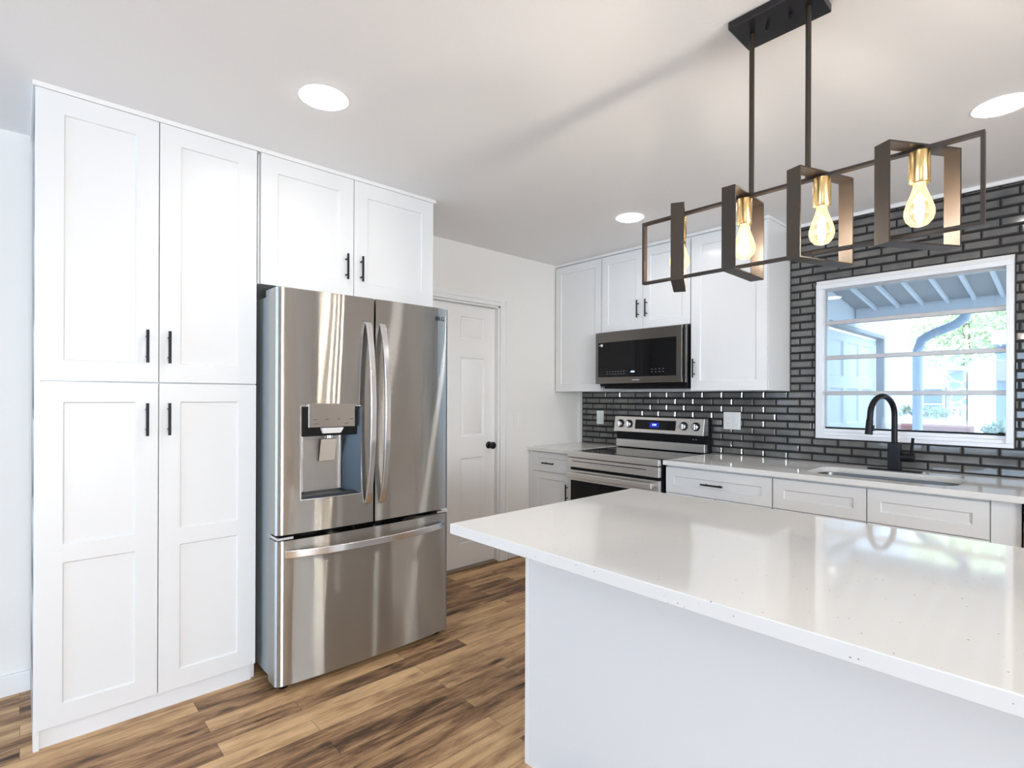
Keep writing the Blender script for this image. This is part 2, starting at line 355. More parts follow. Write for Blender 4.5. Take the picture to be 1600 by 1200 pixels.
simple_window('window_4', -1.3, .7, .7, 2.2, (-.3,), PI / 2, (XR + .08, 0, 0))

# baseboards
def board(name, x0, x1, y0, y1): struct(MB().box(x0, x1, y0, y1, 0, .09).build(name, TRIM, bevel=.004))
board('baseboard_left', XL, XL + .014, YB, .035)
board('baseboard_left_door_side', XL, XL + .014, 2.875, 3.13)
board('baseboard_right', XR - .014, XR, YB, YW)
board('baseboard_back', .45, XR - .014, YW - .014, YW)
board('baseboard_left_fridge_side', XL, XL + .014, 1.775, 1.885)
board('baseboard_rear', XL + .014, -2.5, YB, YB + .014)

# ---- interior door in the left wall (local: x along world +Y, front to world +X)
d1 = struct(thing('door_1', 'white six panel interior door with black knob between refrigerator and wall switch', 'door', (XL, 0, 0), PI / 2))
del d1['label']; del d1['category']
fr_ = MB()
c0, c1, cz = DY0 - .005, DY1 + .045, DZ + .01
fr_.box(DY0, DY0 + .02, 0, .12, 0, DZ).box(DY1, DY1 + .02, -.004, .12, 0, DZ).box(DY1 - .014, DY1, .0705, .12, 0, DZ - .015).box(DY0, DY1 + .02, -.004, .12, DZ - .015, DZ)
for a, b_ in ((DY0 - .085, DY0), (DY1 + .02, DY1 + .105)):
    fr_.box(a, b_, -.016, 0, 0, DZ + .062)
    fr_.box(a + .012 if a < 2.3 else a + .055, b_ - .055 if a < 2.3 else b_ - .012, -.022, -.016, 0, DZ + .05)
fr_.box(DY0, DY1 + .02, -.016, 0, DZ, DZ + .062).box(DY0, DY1 + .02, -.022, -.016, DZ + .03, DZ + .05)
fr_.build('door_frame', TRIM, d1, bevel=.003)
ps = []
for a, b_ in ((2.085, 2.315), (2.425, 2.655)):
    for c, d in ((.19, .835), (.995, 1.595), (1.722, 1.905)): ps.append((a, b_, c, d))
sl = front(DY0 + .022, DY1 - .0005, .018, DZ - .018, ps, yf=.035, t=.035, dep=.008, s=.010)
slab = sl.build('door_slab', DOORM, d1)
rp = MB()
for a, b_, c, d in ps:
    a, b_, c, d = a + .022, b_ - .022, c + .022, d - .022; s_ = .012
    rp.add([(a, .043, c), (b_, .043, c), (b_, .043, d), (a, .043, d), (a + s_, .037, c + s_), (b_ - s_, .037, c + s_), (b_ - s_, .037, d - s_), (a + s_, .037, d - s_)],
           [(4, 5, 6, 7)] + [(k, (k + 1) % 4, 4 + (k + 1) % 4, 4 + k) for k in range(4)])
rp.build('raised_panels', DOORM, slab)
kn = MB(); kn.lathe((2.700, .035, .92), [(.026, 0), (.028, .004), (.022, .010), (.010, .014), (.010, .034), (.022, .040), (.028, .050), (.027, .062), (.018, .070), (0.004, .072)], 24, axis='Y')
kn.build('door_knob', BLACK, slab, label='round black door knob')
MB().box(DY0, DY1, -.01, .12, 0, .012).build('threshold', mat('tan_threshold', (.22, .15, .09), .5), d1)

# ---- tile backsplash (bevelled glass tiles on black grout), part of the window wall
TP, TH, Z0 = .1504, .0504, .8892
reg = [(1.03, [(-3.165, .45)]), (1.34, [(-3.165, WX0 - .003), (WX1 + .003, .45)]), (2.02, [(-1.366, WX0 - .003), (WX1 + .003, .45)]), (2.40, [(-1.366, .45)])]
tm = MB(); gr = MB()
for k in range(31):
    za, zb = Z0 + k * TH, Z0 + (k + 1) * TH
    zb = min(zb, 2.418)
    if zb - za < .012: continue
    iv = next(r_[1] for r_ in reg if za < r_[0] or r_ is reg[-1])
    for X0_, X1_ in iv:
        gr.box(X0_, X1_, YW - .004, YW, za, zb)
        off_ = (0 if k % 2 == 0 else TP / 2)
        x = -1.832 + off_ - TP * 12
        while x < X1_:
            a, b_ = max(x, X0_), min(x + TP, X1_); x += TP
            if b_ - a < .012: continue
            a += .0032; b_ -= .0032; c, d = za + .0052, zb - .0052; s_ = min(.0068, (b_ - a) / 3); q_ = .0045  # row joints left wider: the extra black grout stands in for bevel shade
            y0, y1 = YW - .003, YW - .0095 + random.uniform(-.0006, .0006)
            dx = random.uniform(-.0004, .0004)
            tm.add([(a, y0, c), (b_, y0, c), (b_, y0, d), (a, y0, d), (a + s_, y1 + dx, c + q_), (b_ - s_, y1 - dx, c + q_), (b_ - s_, y1 - dx, d - q_), (a + s_, y1 + dx, d - q_)],
                   [(4, 5, 6, 7)] + [(q, (q + 1) % 4, 4 + (q + 1) % 4, 4 + q) for q in range(4)])
gr.build('grout', GROUT, WB, smooth=False)
tm.build('tile_backsplash', TILE, WB, smooth=False)
struct(MB().box(-1.366, .45, YW - .016, YW, 2.418, ZC).build('trim_1', TRIM, bevel=.003))
struct(MB().box(-3.17, -3.158, 3.74, YW, .889, 1.345).build('trim_2', TRIM, bevel=.002))

# ---- kitchen window
w1 = struct(thing('window_1', '', '', (0, 0, 0))); del w1['label']; del w1['category']
m = MB(); fx0, fx1, fz0, fz1 = WX0, WX1, WZ0, WZ1; t_ = .030
m.box(fx0, fx1, YW - .020, YW + .11, fz1 - t_, fz1).box(fx0, fx0 + .040, YW - .0195, YW + .11, fz0 + .022, fz1 - t_).box(fx1 - t_, fx1, YW - .0195, YW + .11, fz0 + .022, fz1 - t_)
m.build('window_frame', ALU, w1, bevel=.002)
m = MB(); m.box(fx0, fx1, YW - .022, YW + .11, fz0, fz0 + .022).box(fx0 + t_, fx1 - t_, YW - .006, YW + .11, fz0 + .022, fz0 + .042).box(fx0 + t_, fx1 - t_, YW + .012, YW + .11, fz0 + .042, fz0 + .062)
m.build('window_sill', ALU, w1, bevel=.002)
gx0, gx1, gy = -1.160, -.302, YW + .035
sash = MB()
sash.box(gx0 - .012, gx0, gy - .01, gy + .02, 1.104, 1.993).box(gx1, gx1 + .012, gy - .01, gy + .02, 1.104, 1.993).box(gx0, gx1, gy - .01, gy + .02, 1.985, 1.993)
sash.build('sash_channel', RAIL, w1)
for z in (1.778, 1.556, 1.330): MB().box(gx0, gx1, gy - .012, gy + .012, z - .013, z + .013).build('rail', RAIL, w1, bevel=.003)
MB().box(gx0, gx1, gy - .012, gy + .012, 1.104, 1.114).build('rail', BLACKP, w1, label='thin dark bottom rail')
for za, zb in ((1.791, 1.985), (1.569, 1.765), (1.343, 1.543), (1.114, 1.317)): MB().box(gx0, gx1, gy - .002, gy + .002, za, zb).build('pane', PANE, w1, smooth=False)
m = MB(); m.box(-.68, -.60, gy - .02, gy - .012, 1.088, 1.104); m.build('latch', ALU, w1)
m = MB(); m.cyl((-.335, gy - .02, 1.112), (-.310, gy - .02, 1.112), .008, 10); m.box(-.34, -.30, gy - .03, gy - .02, 1.108, 1.113); m.build('crank', BLACKP, w1)

# ------------------------------------------------------------------ tall cabinets on the left wall  (local x = world y, front -y = world +x)
FX = -2.593   # world x of the door fronts
pc = thing('pantry_cabinet', 'tall white four door pantry cabinet at the left edge, beside the refrigerator', 'cabinet', (FX, .035, 0), PI / 2)
W_ = .762
m = MB(); m.box(0, W_, .021, .57, .07, 2.42); m.box(0, .018, .004, .57, 0, 2.42).box(W_ - .018, W_, .03, .57, 0, .07)
m.build('body', CAB, pc, bevel=.0015)
MB().box(.018, W_ - .018, .018, .034, 0, .07).build('toe_kick', KICK, pc)
half = W_ / 2
for side in (0, 1):
    x0, x1 = (.006, half - .002) if side == 0 else (half + .002, W_ - .004)
    d = shaker(x0, x1, 1.354, 2.4195, .075).build('door', CAB, pc, bevel=.0012)
    hx = half - .042 if side == 0 else half + .034
    pull((hx, 1.497), .132, True, d, 0)
    d = shaker(x0, x1, .075, 1.348, .075, mids=((.675 , .742),)).build('door', CAB, pc, bevel=.0012)
    pull((hx, 1.202), .132, True, d, 0)

oc = thing('over_refrigerator_cabinet', 'white two door wall cabinet directly above the refrigerator', 'cabinet', (FX, .803, 0), PI / 2)
W_ = .96
m = MB(); m.box(0, W_, .021, .57, 1.818, 2.42); m.build('body', CAB, oc, bevel=.0015)
MB().box(W_ - .018, W_, .004, .57, 0, 1.818).build('side_panel', CAB, oc, bevel=.0015)
for side in (0, 1):
    x0, x1 = (.008, .463) if side == 0 else (.467, W_ - .004)
    d = shaker(x0, x1, 1.816, 2.4195, .075).build('door', CAB, oc, bevel=.0012)
    pull((.463 - .042 if side == 0 else .467 + .036, 1.960), .130, True, d, 0)
# thin crown strip over both
struct(MB().box(XL, FX + .006, .027, 1.775, 2.4205, ZC).build('trim_3', TRIM, bevel=.002))

# ---- refrigerator
rf = thing('refrigerator', 'stainless steel french door refrigerator with water dispenser and bottom freezer drawer', 'refrigerator', (-2.498, .815, 0), PI / 2)
FW = .914
def fy(x):   # bulged door front (local y)
    u_ = (x - FW / 2) / (FW / 2)
    e_ = max(0, abs(u_) - .955) / .045
    return -.112 - .017 * (1 - u_ * u_) + .008 * u_ ** 8 + .012 * e_ * e_
MB().box(.010, FW - .010, 0, .60, .035, 1.752).build('case', SIDE, rf, bevel=.004, label='grey painted side and top of the case')
MB().box(.016, FW - .016, -.012, 0, .04, 1.75).build('gasket', BLACKP, rf)
def fdoor(name, x0, x1, z0, z1, hole=None, parent=rf):
    n_ = 22; xs = [x0 + (x1 - x0) * i / n_ for i in range(n_ + 1)]
    if x0 < .1: xs += [.004, .010, .018, .03]
    if x1 > .8: xs += [FW - .004, FW - .010, FW - .018, FW - .03]
    if hole: xs += [hole[0], hole[1]]
    xs = sorted(set(round(q, 5) for q in xs)); zs = [z0, z1] + ([hole[2], hole[3]] if hole else []); zs.sort()
    m = MB(); yb = -.012; nz = len(zs)
    vs = [(x, fy(x), z) for x in xs for z in zs]; fs = []
    for i in range(len(xs) - 1):
        for j in range(nz - 1):
            if hole and xs[i] >= hole[0] - 1e-6 and xs[i + 1] <= hole[1] + 1e-6 and zs[j] >= hole[2] - 1e-6 and zs[j + 1] <= hole[3] + 1e-6: continue
            fs.append((i * nz + j, (i + 1) * nz + j, (i + 1) * nz + j + 1, i * nz + j + 1))
    k = len(vs)
    vs += [(x, yb, z) for x in xs for z in (z0, z1)]
    for i in range(len(xs) - 1):
        fs.append((i * nz, k + 2 * i, k + 2 * (i + 1), (i + 1) * nz)); fs.append((i * nz + nz - 1, (i + 1) * nz + nz - 1, k + 2 * (i + 1) + 1, k + 2 * i + 1))
        fs.append((k + 2 * i, k + 2 * i + 1, k + 2 * (i + 1) + 1, k + 2 * (i + 1)))
    for i in (0, len(xs) - 1):
        fs.append(tuple([i * nz + j for j in range(nz)] + [k + 2 * i + 1, k + 2 * i]))
    m.add(vs, fs)
    return m.build(name, STEEL, parent)
SL = .4545; ZD0, ZD1 = .690, 1.774
HX0, HX1, HZ0, HZ1 = .103, .384, .838, 1.252
ld = fdoor('door', 0, SL - .0055, ZD0, ZD1, (HX0, HX1, HZ0, HZ1))
rd = fdoor('door', SL + .0045, FW, ZD0, ZD1)
dr = fdoor('freezer_drawer', 0, FW, .030, .664)
# bowed flat handles
def bow(parent, vertical, a, b_, c, out, wid, th):
    m = MB(); pts = []
    for i in range(25):
        t = i / 24; s_ = a + (b_ - a) * t; o_ = out * (1 - (2 * t - 1) ** 2) ** .8 if 0 < t < 1 else 0
        if vertical: pts.append((c, fy(c) - .006 - o_, s_))
        else: pts.append((s_, fy(s_) - .006 - o_, c))
    sec = [(-wid / 2, -th / 2), (wid / 2, -th / 2), (wid / 2, th / 2), (-wid / 2, th / 2)]
    side = (1, 0, 0) if vertical else (0, 0, 1)
    m.sweep(pts, 0, sec=sec, side=side)
    return m.build('handle', CHROME, parent, bevel=.004, label='bowed satin handle')
bow(ld, True, .785, 1.655, .4165, .055, .030, .013)
bow(rd, True, .782, 1.653, .4935, .055, .030, .013)
bow(dr, False, .035, .878, .606, .048, .034, .013)
# dispenser
dp = MB(); yd = -.045; yfp = fy(.24)
i4 = [(HX0, HX1, HZ0, HZ1)]
a, b_, c, d = HX0, HX1, HZ0, HZ1; s_ = .05
o4 = [(a, fy(a) + .001, c), (b_, fy(b_) + .001, c), (b_, fy(b_) + .001, d), (a, fy(a) + .001, d)]
n4 = [(a + .03, yd, c + .02), (b_ - .07, yd, c + .02), (b_ - .07, yd, d - .1), (a + .03, yd, d - .1)]
dp.add(o4 + n4, [(k, 4 + k, 4 + (k + 1) % 4, (k + 1) % 4) for k in range(4)] , 0)
disp = dp.build('dispenser', mat('dispenser_cavity', (.035, .045, .055), .3, .3), ld, smooth=False)
MB().box(a + .028, b_ - .068, yd - .004, yd + .01, c + .02, d - .098).build('back_plate', mat('dispenser_plate', (.42, .40, .38), .35, .8), disp)
for xx in (a + .030, b_ - .072): MB().box(xx - .006, xx + .006, yd - .014, yd - .002, c + .02, d - .12).build('side_strip', CHROME, disp, bevel=.003)
MB().box(a + .003, b_ - .003, yfp + .012, yd, d - .135, d - .002).build('upper_housing', BLACKP, disp, bevel=.004)
MB().box(a + .004, b_ - .004, yfp + .014, yd, c, c + .012).build('drip_tray', mat('drip_tray', (.05, .06, .07), .3, .4), disp, bevel=.003)
m = MB(); e_ = .0045
for a_, b2_, c_, d_ in ((a - e_, a, c - e_, d + e_), (b_, b_ + e_, c - e_, d + e_), (a, .129, d, d + e_), (.353, b_, d, d + e_)):
    m.hexa([(a_, fy(a_) - .002, c_), (b2_, fy(b2_) - .002, c_), (b2_, fy(b2_) + .004, c_), (a_, fy(a_) + .004, c_)], [(a_, fy(a_) - .002, d_), (b2_, fy(b2_) - .002, d_), (b2_, fy(b2_) + .004, d_), (a_, fy(a_) + .004, d_)])
nn = 8
for k in range(nn):
    p0, p1 = a + (b_ - a) * k / nn, a + (b_ - a) * (k + 1) / nn
    m.hexa([(p0, fy(p0) - .002, c - e_), (p1, fy(p1) - .002, c - e_), (p1, fy(p1) + .004, c - e_), (p0, fy(p0) + .004, c - e_)], [(p0, fy(p0) - .002, c), (p1, fy(p1) - .002, c), (p1, fy(p1) + .004, c), (p0, fy(p0) + .004, c)])
m.build('bezel', CHROME, disp)
pm = MB().box(.130, .352, yfp - .006, yfp + .02, 1.157, 1.266).build('control_panel', mat('dispenser_panel_steel', (.50, .48, .46), .22, 1, bscale=1.5), disp, bevel=.002)
m = MB()
for xx in (.150, .205, .262, .325): m.box(xx, xx + .018, yfp - .0067, yfp - .005, 1.192, 1.194)
m.box(.150, .178, yfp - .0067, yfp - .005, 1.172, 1.174); m.box(.30, .32, yfp - .0067, yfp - .005, 1.172, 1.174)
m.build('panel_marks', LOGO, pm, kind='stuff')
m = MB(); m.hexa([(.20, yfp, 1.128), (.285, yfp, 1.128), (.285, yfp + .03, 1.128), (.20, yfp + .03, 1.128)], [(.190, yfp - .008, 1.154), (.297, yfp - .008, 1.154), (.297, yfp + .03, 1.154), (.190, yfp + .03, 1.154)])
m.build('water_button', PLAST, disp, bevel=.003)
m = MB(); m.hexa([(.205, yd - .022, .995), (.282, yd - .022, .995), (.282, yd - .014, .995), (.205, yd - .014, .995)], [(.205, yd - .050, 1.10), (.282, yd - .050, 1.10), (.282, yd - .040, 1.10), (.205, yd - .040, 1.10)])
lev = m.build('lever', mat('beige_lever', (.62, .56, .50), .35, .3), disp, bevel=.006)
m = MB(); m.lathe((.244, yd - .045, 1.105), [(.020, 0), (.020, .03)], 16); m.build('nozzle', CHROME, disp)
# emblem and letters at the top of the right door
lx = .848
m = MB(); m.lathe((lx - .022, fy(lx - .022) + .001, 1.717), [(.0125, 0), (.0125, .0022)], 24, axis='Y'); m.build('round_emblem', LOGO, rd)
text('LG', .031, (lx + .012, fy(lx + .012) - .0015, 1.717), (PI / 2, 0, .14), LOGO, rd, 'emblem_letters')
# hinge covers, feet, base grille
for xx in (.02, FW - .10): MB().box(xx, xx + .08, -.060, .10, 1.7525, 1.788).build('hinge_cover', mat('hinge_cover_grey', (.45, .46, .46), .4), rf, bevel=.004)
MB().box(.02, FW - .02, -.012, .02, .030, .075).build('base_grille', BLACKP, rf)
for xx in (.05, FW - .05):
    m = MB(); m.lathe((xx, -.055, 0), [(.020, 0), (.022, .010), (.012, .014), (.012, .034)], 16); m.box(xx - .03, xx + .05, -.05, .03, .016, .034); m.build('foot', BLACKP, rf)
for xx in (.05, FW - .05):
    m = MB(); m.lathe((xx, .50, 0), [(.02, 0), (.02, .04)], 12); m.build('foot', BLACKP, rf)
m = MB(); m.box(.005, .075, -.108, -.02, .667, .679); m.build('middle_hinge', CHROME, rf, bevel=.002)
m = MB(); m.box(FW - .075, FW - .005, -.108, -.02, .667, .679); m.build('middle_hinge', CHROME, rf, bevel=.002)

# ------------------------------------------------------------------ window wall: base units, range, counters
CT, CTH, CF, DF = .889, .030, 3.085, 3.112    # counter top, thickness, counter front, door front
RX0, RX1 = -2.700, -1.900
def base_unit(name, label, x0, x1, d0=None, d1=None):
    t = thing(name, label, 'cabinet', (x0, DF, 0))
    W = x1 - x0
    m = MB(); D_ = YW - .012 - DF
    if name == 'sink_cabinet':
        m.box(0, W, .021, D_, .10, .655).box(0, W, .021, .036, .655, CT - CTH).box(0, .016, .036, D_, .655, CT - CTH).box(W - .016, W, .036, D_, .655, CT - CTH).box(.016, W - .016, D_ - .012, D_, .655, CT - CTH)
    else: m.box(0, W, .021, D_, .10, CT - CTH)
    m.build('body', CAB, t, bevel=.001)
    MB().box(0, W, .075, .09, 0, .10).build('toe_kick', KICK, t)
    return t, W
t, W = base_unit('base_cabinet', 'narrow white base cabinet with one drawer and one door, left of the oven range', XL + .002, RX0 - .006)
MB().box(0, .048, 0, .021, .10, CT - CTH).build('filler_strip', CAB, t)
d = shaker(.05, W - .003, .698, .852, .045).build('drawer', CAB, t, bevel=.0012); pull((.235, .768), .125, False, d, 0)
d = shaker(.05, W - .003, .105, .694, .055).build('door', CAB, t, bevel=.0012); pull((W - .032, .56), .13, True, d, 0)
t, W = base_unit('base_cabinet', 'white drawer base cabinet with black bar handle, right of the oven range', RX1 + .006, -1.217)
d = shaker(.006, W - .002, .682, .846, .056).build('drawer', CAB, t, bevel=.0012); pull((.33, .762), .140, False, d, 0)
for q in (0, 1):
    x0 = .006 + q * (W / 2 - .003); d = shaker(x0, x0 + W / 2 - .008, .105, .678, .056).build('door', CAB, t, bevel=.0012)
t, W = base_unit('sink_cabinet', 'white sink base cabinet with two plain false drawer fronts under the window', -1.215, -.300)
shaker(.003, .452, .682, .846, .056).build('false_drawer_front', CAB, t, bevel=.0012)
shaker(.457, W - .002, .682, .846, .056).build('false_drawer_front', CAB, t, bevel=.0012)
shaker(.003, .452, .105, .678, .056).build('door', CAB, t, bevel=.0012); shaker(.457, W - .002, .105, .678, .056).build('door', CAB, t, bevel=.0012)
tag(MB().box(-.298, -.200, DF + .016, YW - .012, 0, CT - CTH).build('filler_panel', CAB, bevel=.0012), 'plain pale filler panel right of the sink cabinet, under the counter end', 'panel')
dw = thing('dishwasher', 'dark dishwasher edge at the far right under the counter', 'dishwasher', (-.196, DF, 0))
MB().box(0, .60, .03, .64, .02, CT - CTH - .004).build('body', BLACKP, dw); MB().box(.002, .598, -.002, .028, .1, .78).build('door', STEELD, dw, bevel=.002)
MB().box(.002, .598, -.002, .028, .784, CT - CTH - .008).build('control_strip', BLACKP, dw, bevel=.002)
tag(MB().box(.408, .426, DF, YW - .012, 0, CT - CTH).build('end_panel', CAB, bevel=.001), 'white end panel closing the counter run right of the dishwasher', 'panel')

# worktops
tag(MB().box(XL, RX0 - .003, CF, YW - .011, CT - CTH, CT).build('worktop', QUARTZ, bevel=.002), 'short white quartz worktop in the corner left of the range', 'worktop', )
def rounded(x0, x1, y0, y1, r, n=8):
    out = []
    for cx, cy, a0 in ((x1 - r, y1 - r, 0), (x0 + r, y1 - r, PI / 2), (x0 + r, y0 + r, PI), (x1 - r, y0 + r, 3 * PI / 2)):
        for i in range(n + 1): a = a0 + PI / 2 * i / n; out.append((cx + r * math.cos(a), cy + r * math.sin(a)))
    return out
SX0, SX1, SY0, SY1 = -1.085, -.425, 3.190, 3.560
bm = bmesh.new(); outer = [(RX1 + .003, CF), (.43, CF), (.43, YW - .011), (RX1 + .003, YW - .011)]; inner = rounded(SX0, SX1, SY0, SY1, .085)
es = []
for ring in (outer, inner):
    vs = [bm.verts.new((x, y, CT)) for x, y in ring]
    es += [bm.edges.new((vs[i], vs[(i + 1) % len(vs)])) for i in range(len(vs))]
bmesh.ops.triangle_fill(bm, use_beauty=True, edges=es)
r_ = bmesh.ops.extrude_face_region(bm, geom=bm.faces[:]); bmesh.ops.translate(bm, vec=(0, 0, -CTH), verts=[v for v in r_['geom'] if isinstance(v, bmesh.types.BMVert)])
bmesh.ops.recalc_face_normals(bm, faces=bm.faces)
me = bpy.data.meshes.new('worktop'); bm.to_mesh(me); bm.free(); me.materials.append(QUARTZ)
o = bpy.data.objects.new('worktop', me); COL.objects.link(o); md = o.modifiers.new('bevel', 'BEVEL'); md.width = .002; md.segments = 2; md.limit_method = 'ANGLE'
tag(o, 'long white quartz worktop with the sink cut-out under the window', 'worktop')
# sink basin
sk = thing('sink', 'undermount stainless steel sink set in the quartz worktop below the window', 'sink', (0, 0, CT - CTH - .001))
m = MB(); top = rounded(SX0 - .012, SX1 + .012, SY0 - .012, SY1 + .012, .09); mid = rounded(SX0 + .0, SX1 - .0, SY0 + .0, SY1 - .0, .085); bot = rounded(SX0 + .02, SX1 - .02, SY0 + .02, SY1 - .02, .07); n_ = len(top)
vs = [(x, y, 0) for x, y in top] + [(x, y, 0) for x, y in mid] + [(x, y, -.19) for x, y in bot]
fs = [(k * n_ + i, k * n_ + (i + 1) % n_, (k + 1) * n_ + (i + 1) % n_, (k + 1) * n_ + i) for k in range(2) for i in range(n_)] + [tuple(range(2 * n_, 3 * n_))]
m.add(vs, fs); o = m.build('basin', SINKM, sk); md = o.modifiers.new('wall', 'SOLIDIFY'); md.thickness = .0015; md.offset = -1
m = MB(); m.lathe((-.755, 3.40, -.1885), [(.045, 0), (.045, .002), (.03, .003), (.005, .001)], 24); m.build('drain', CHROME, sk)
# faucet
fc = thing('faucet', 'matt black gooseneck kitchen faucet on a rectangular plate behind the sink', 'faucet', (-.755, 3.635, CT))
MB().box(-.125, .125, -.030, .030, 0, .008).build('base_plate', BLACK, fc, bevel=.003)
MB().box(-.028, .030, -.028, .028, .008, .162).build('body', BLACK, fc, bevel=.004)
hx, hy = -.066, -.215
pts = [(0, 0, .16), (0, 0, .30)]
for i in range(0, 17):
    a = PI * i / 16; c_ = (1 - math.cos(a)) / 2
    pts.append((hx * c_, hy * c_, .315 + .106 * math.sin(a)))
pts.append((hx * 1.02, hy * 1.02, .285))
m = MB(); m.sweep(pts, .015, 16); sp_ = m.build('spout', BLACK, fc)
m = MB(); m.cyl((hx * 1.02, hy * 1.02, .292), (hx * 1.06, hy * 1.06, .212), .0165, 18, r1=.019); m.box(hx * 1.02 + .014, hx * 1.02 + .022, hy * 1.02 - .005, hy * 1.02 + .005, .232, .262); m.build('spray_head', BLACK, fc)
m = MB(); m.cyl((.026, 0, .080), (.092, 0, .080), .026, 20); m.cyl((.076, 0, .085), (.086, -.006, .190), .0075, 10); m.build('lever', BLACK, fc)

# ---- range (local origin: left front floor corner, front at y=0)
RW = RX1 - RX0 - .008
rg = thing('oven_range', 'stainless steel electric range with black glass cooktop and rear control panel', 'range', (RX0 + .004, 3.052, 0))
MB().box(.004, RW - .004, .035, .70, .03, .868).build('body', BLACKP, rg, bevel=.003)
MB().box(.006, RW - .006, .030, .615, .868, .887).build('cooktop', GLASSB, rg, bevel=.002)
for cx, cy, r in ((.22, .19, .11), (.57, .19, .09), (.22, .45, .075), (.57, .45, .10)):
    MB().lathe((cx, cy, .8868), [(r, 0), (r, .0005), (r - .003, .0005), (r - .003, 0)], 40).build('burner_ring', ICON, rg)
MB().box(0, RW, 0, .034, .846, .892).build('front_rim', STEELR, rg, bevel=.006)
m = MB().box(.002, RW - .002, .004, .034, .772, .842)
vp = m.build('vent_panel', STEELR, rg, bevel=.005)
MB().box(.05, RW - .10, .0025, .006, .816, .821).build('slot', BLACKP, vp)
od = MB().box(.002, RW - .002, .006, .034, .16, .752).build('oven_door', STEELR, rg, bevel=.004)
MB().box(.035, RW - .035, .0025, .010, .26, .675).build('door_window', GLASSB, od)
m = MB(); m.box(.02, RW - .03, -.045, -.028, .698, .738); m.box(.03, .06, -.030, .008, .706, .730).box(RW - .07, RW - .04, -.030, .008, .706, .730)
m.build('handle', STEELR, od, bevel=.006)
MB().box(.002, RW - .002, .008, .034, .035, .15).build('storage_drawer', STEELR, rg, bevel=.004)
for xx in (.05, RW - .05):
    for yy in (.1, .62): MB().cyl((xx, yy, 0), (xx, yy, .03), .015, 10).build('foot', BLACKP, rg)
# backguard
m = MB(); m.box(.0, RW, .655, .715, .868, 1.135); bgd = m.build('backguard', BLACKP, rg, bevel=.003)
MB().box(.004, RW - .004, .612, .655, .892, .955).build('lower_panel', STEELR, bgd, bevel=.003)
MB().box(.004, RW - .004, .622, .655, .955, 1.03).build('vent_recess', BLACKP, bgd)
m = MB(); m.hexa([(0, .582, 1.018), (RW, .582, 1.018), (RW, .66, 1.018), (0, .66, 1.018)], [(0, .602, 1.142), (RW, .602, 1.142), (RW, .66, 1.142), (0, .66, 1.142)])
cp = m.build('control_panel', STEELR, bgd, bevel=.003)
tilt = math.atan2(.020, .124)
def onp(z): return .582 + (z - 1.018) * .020 / .124
m = MB(); z0, z1 = 1.046, 1.120; m.hexa([(.205, onp(z0) - .002, z0), (.565, onp(z0) - .002, z0), (.565, onp(z0) + .005, z0), (.205, onp(z0) + .005, z0)], [(.205, onp(z1) - .002, z1), (.565, onp(z1) - .002, z1), (.565, onp(z1) + .005, z1), (.205, onp(z1) + .005, z1)])
ds = m.build('display', GLASSB, cp)
m = MB(); z0, z1 = 1.062, 1.100; m.hexa([(.34, onp(z0) - .0025, z0), (.42, onp(z0) - .0025, z0), (.42, onp(z0) - .001, z0), (.34, onp(z0) - .001, z0)], [(.34, onp(z1) - .0025, z1), (.42, onp(z1) - .0025, z1), (.42, onp(z1) - .001, z1), (.34, onp(z1) - .001, z1)])
m.build('lit_window', BLUEHALO, ds)
text('1:14', .022, (.380, onp(1.084) - .004, 1.084), (PI / 2 - tilt, 0, 0), BLUELED, ds, 'clock_digits')
for xx in (.062, .146, .632, .730):
    m = MB(); m.lathe((xx, onp(1.083) - .0005, 1.083), [(.033, 0), (.033, .004), (.027, .006)], 28, axis='Y', m=0)
    m.lathe((xx, onp(1.083) - .004, 1.083), [(.025, 0), (.024, .026), (.021, .029)], 28, axis='Y', m=1); m.box(xx - .006, xx + .006, onp(1.083) - .040, onp(1.083) - .030, 1.062, 1.104, 1)
    m.build('knob', [BLACKP, CHROME], cp)
m = MB()
for xx in (.690, .712): m.box(xx, xx + .008, .6205, .623, .985, .988)
m.build('marks', LOGOW, bgd)

# ------------------------------------------------------------------ wall cabinets
UF, UZ0, UZ1 = 3.420, 1.346, 2.408
def wall_unit(label, x0, x1, z0):
    t = thing('wall_cabinet', label, 'cabinet', (x0, UF, 0)); W = x1 - x0
    MB().box(0, W, .021, YW - .012 - UF, z0, UZ1 + .012).build('body', CAB, t, bevel=.001)
    return t, W
t, W = wall_unit('white single door wall cabinet in the corner left of the microwave', XL + .002, -2.664, UZ0)
shaker(.010, W - .002, UZ0, UZ1, .060).build('door', CAB, t, bevel=.0012)
t, W = wall_unit('short white two door wall cabinet above the microwave', -2.660, -1.890, 1.812)
d = shaker(.002, W / 2 - .0015, 1.812, UZ1, .060).build('door', CAB, t, bevel=.0012); pull((W / 2 - .036, 1.962), .130, True, d, 0)
d = shaker(W / 2 + .0015, W - .002, 1.812, UZ1, .060).build('door', CAB, t, bevel=.0012); pull((W / 2 + .036, 1.962), .130, True, d, 0)
t, W = wall_unit('tall white single door wall cabinet between microwave and tiled window wall', -1.886, -1.370, UZ0)
d = shaker(.002, W - .002, UZ0, UZ1, .066).build('door', CAB, t, bevel=.0012); pull((.030, 1.500), .130, True, d, 0)
struct(MB().box(XL, -1.364, UF + .006, YW - .012, UZ1 + .0125, ZC).build('trim_4', TRIM, bevel=.002))

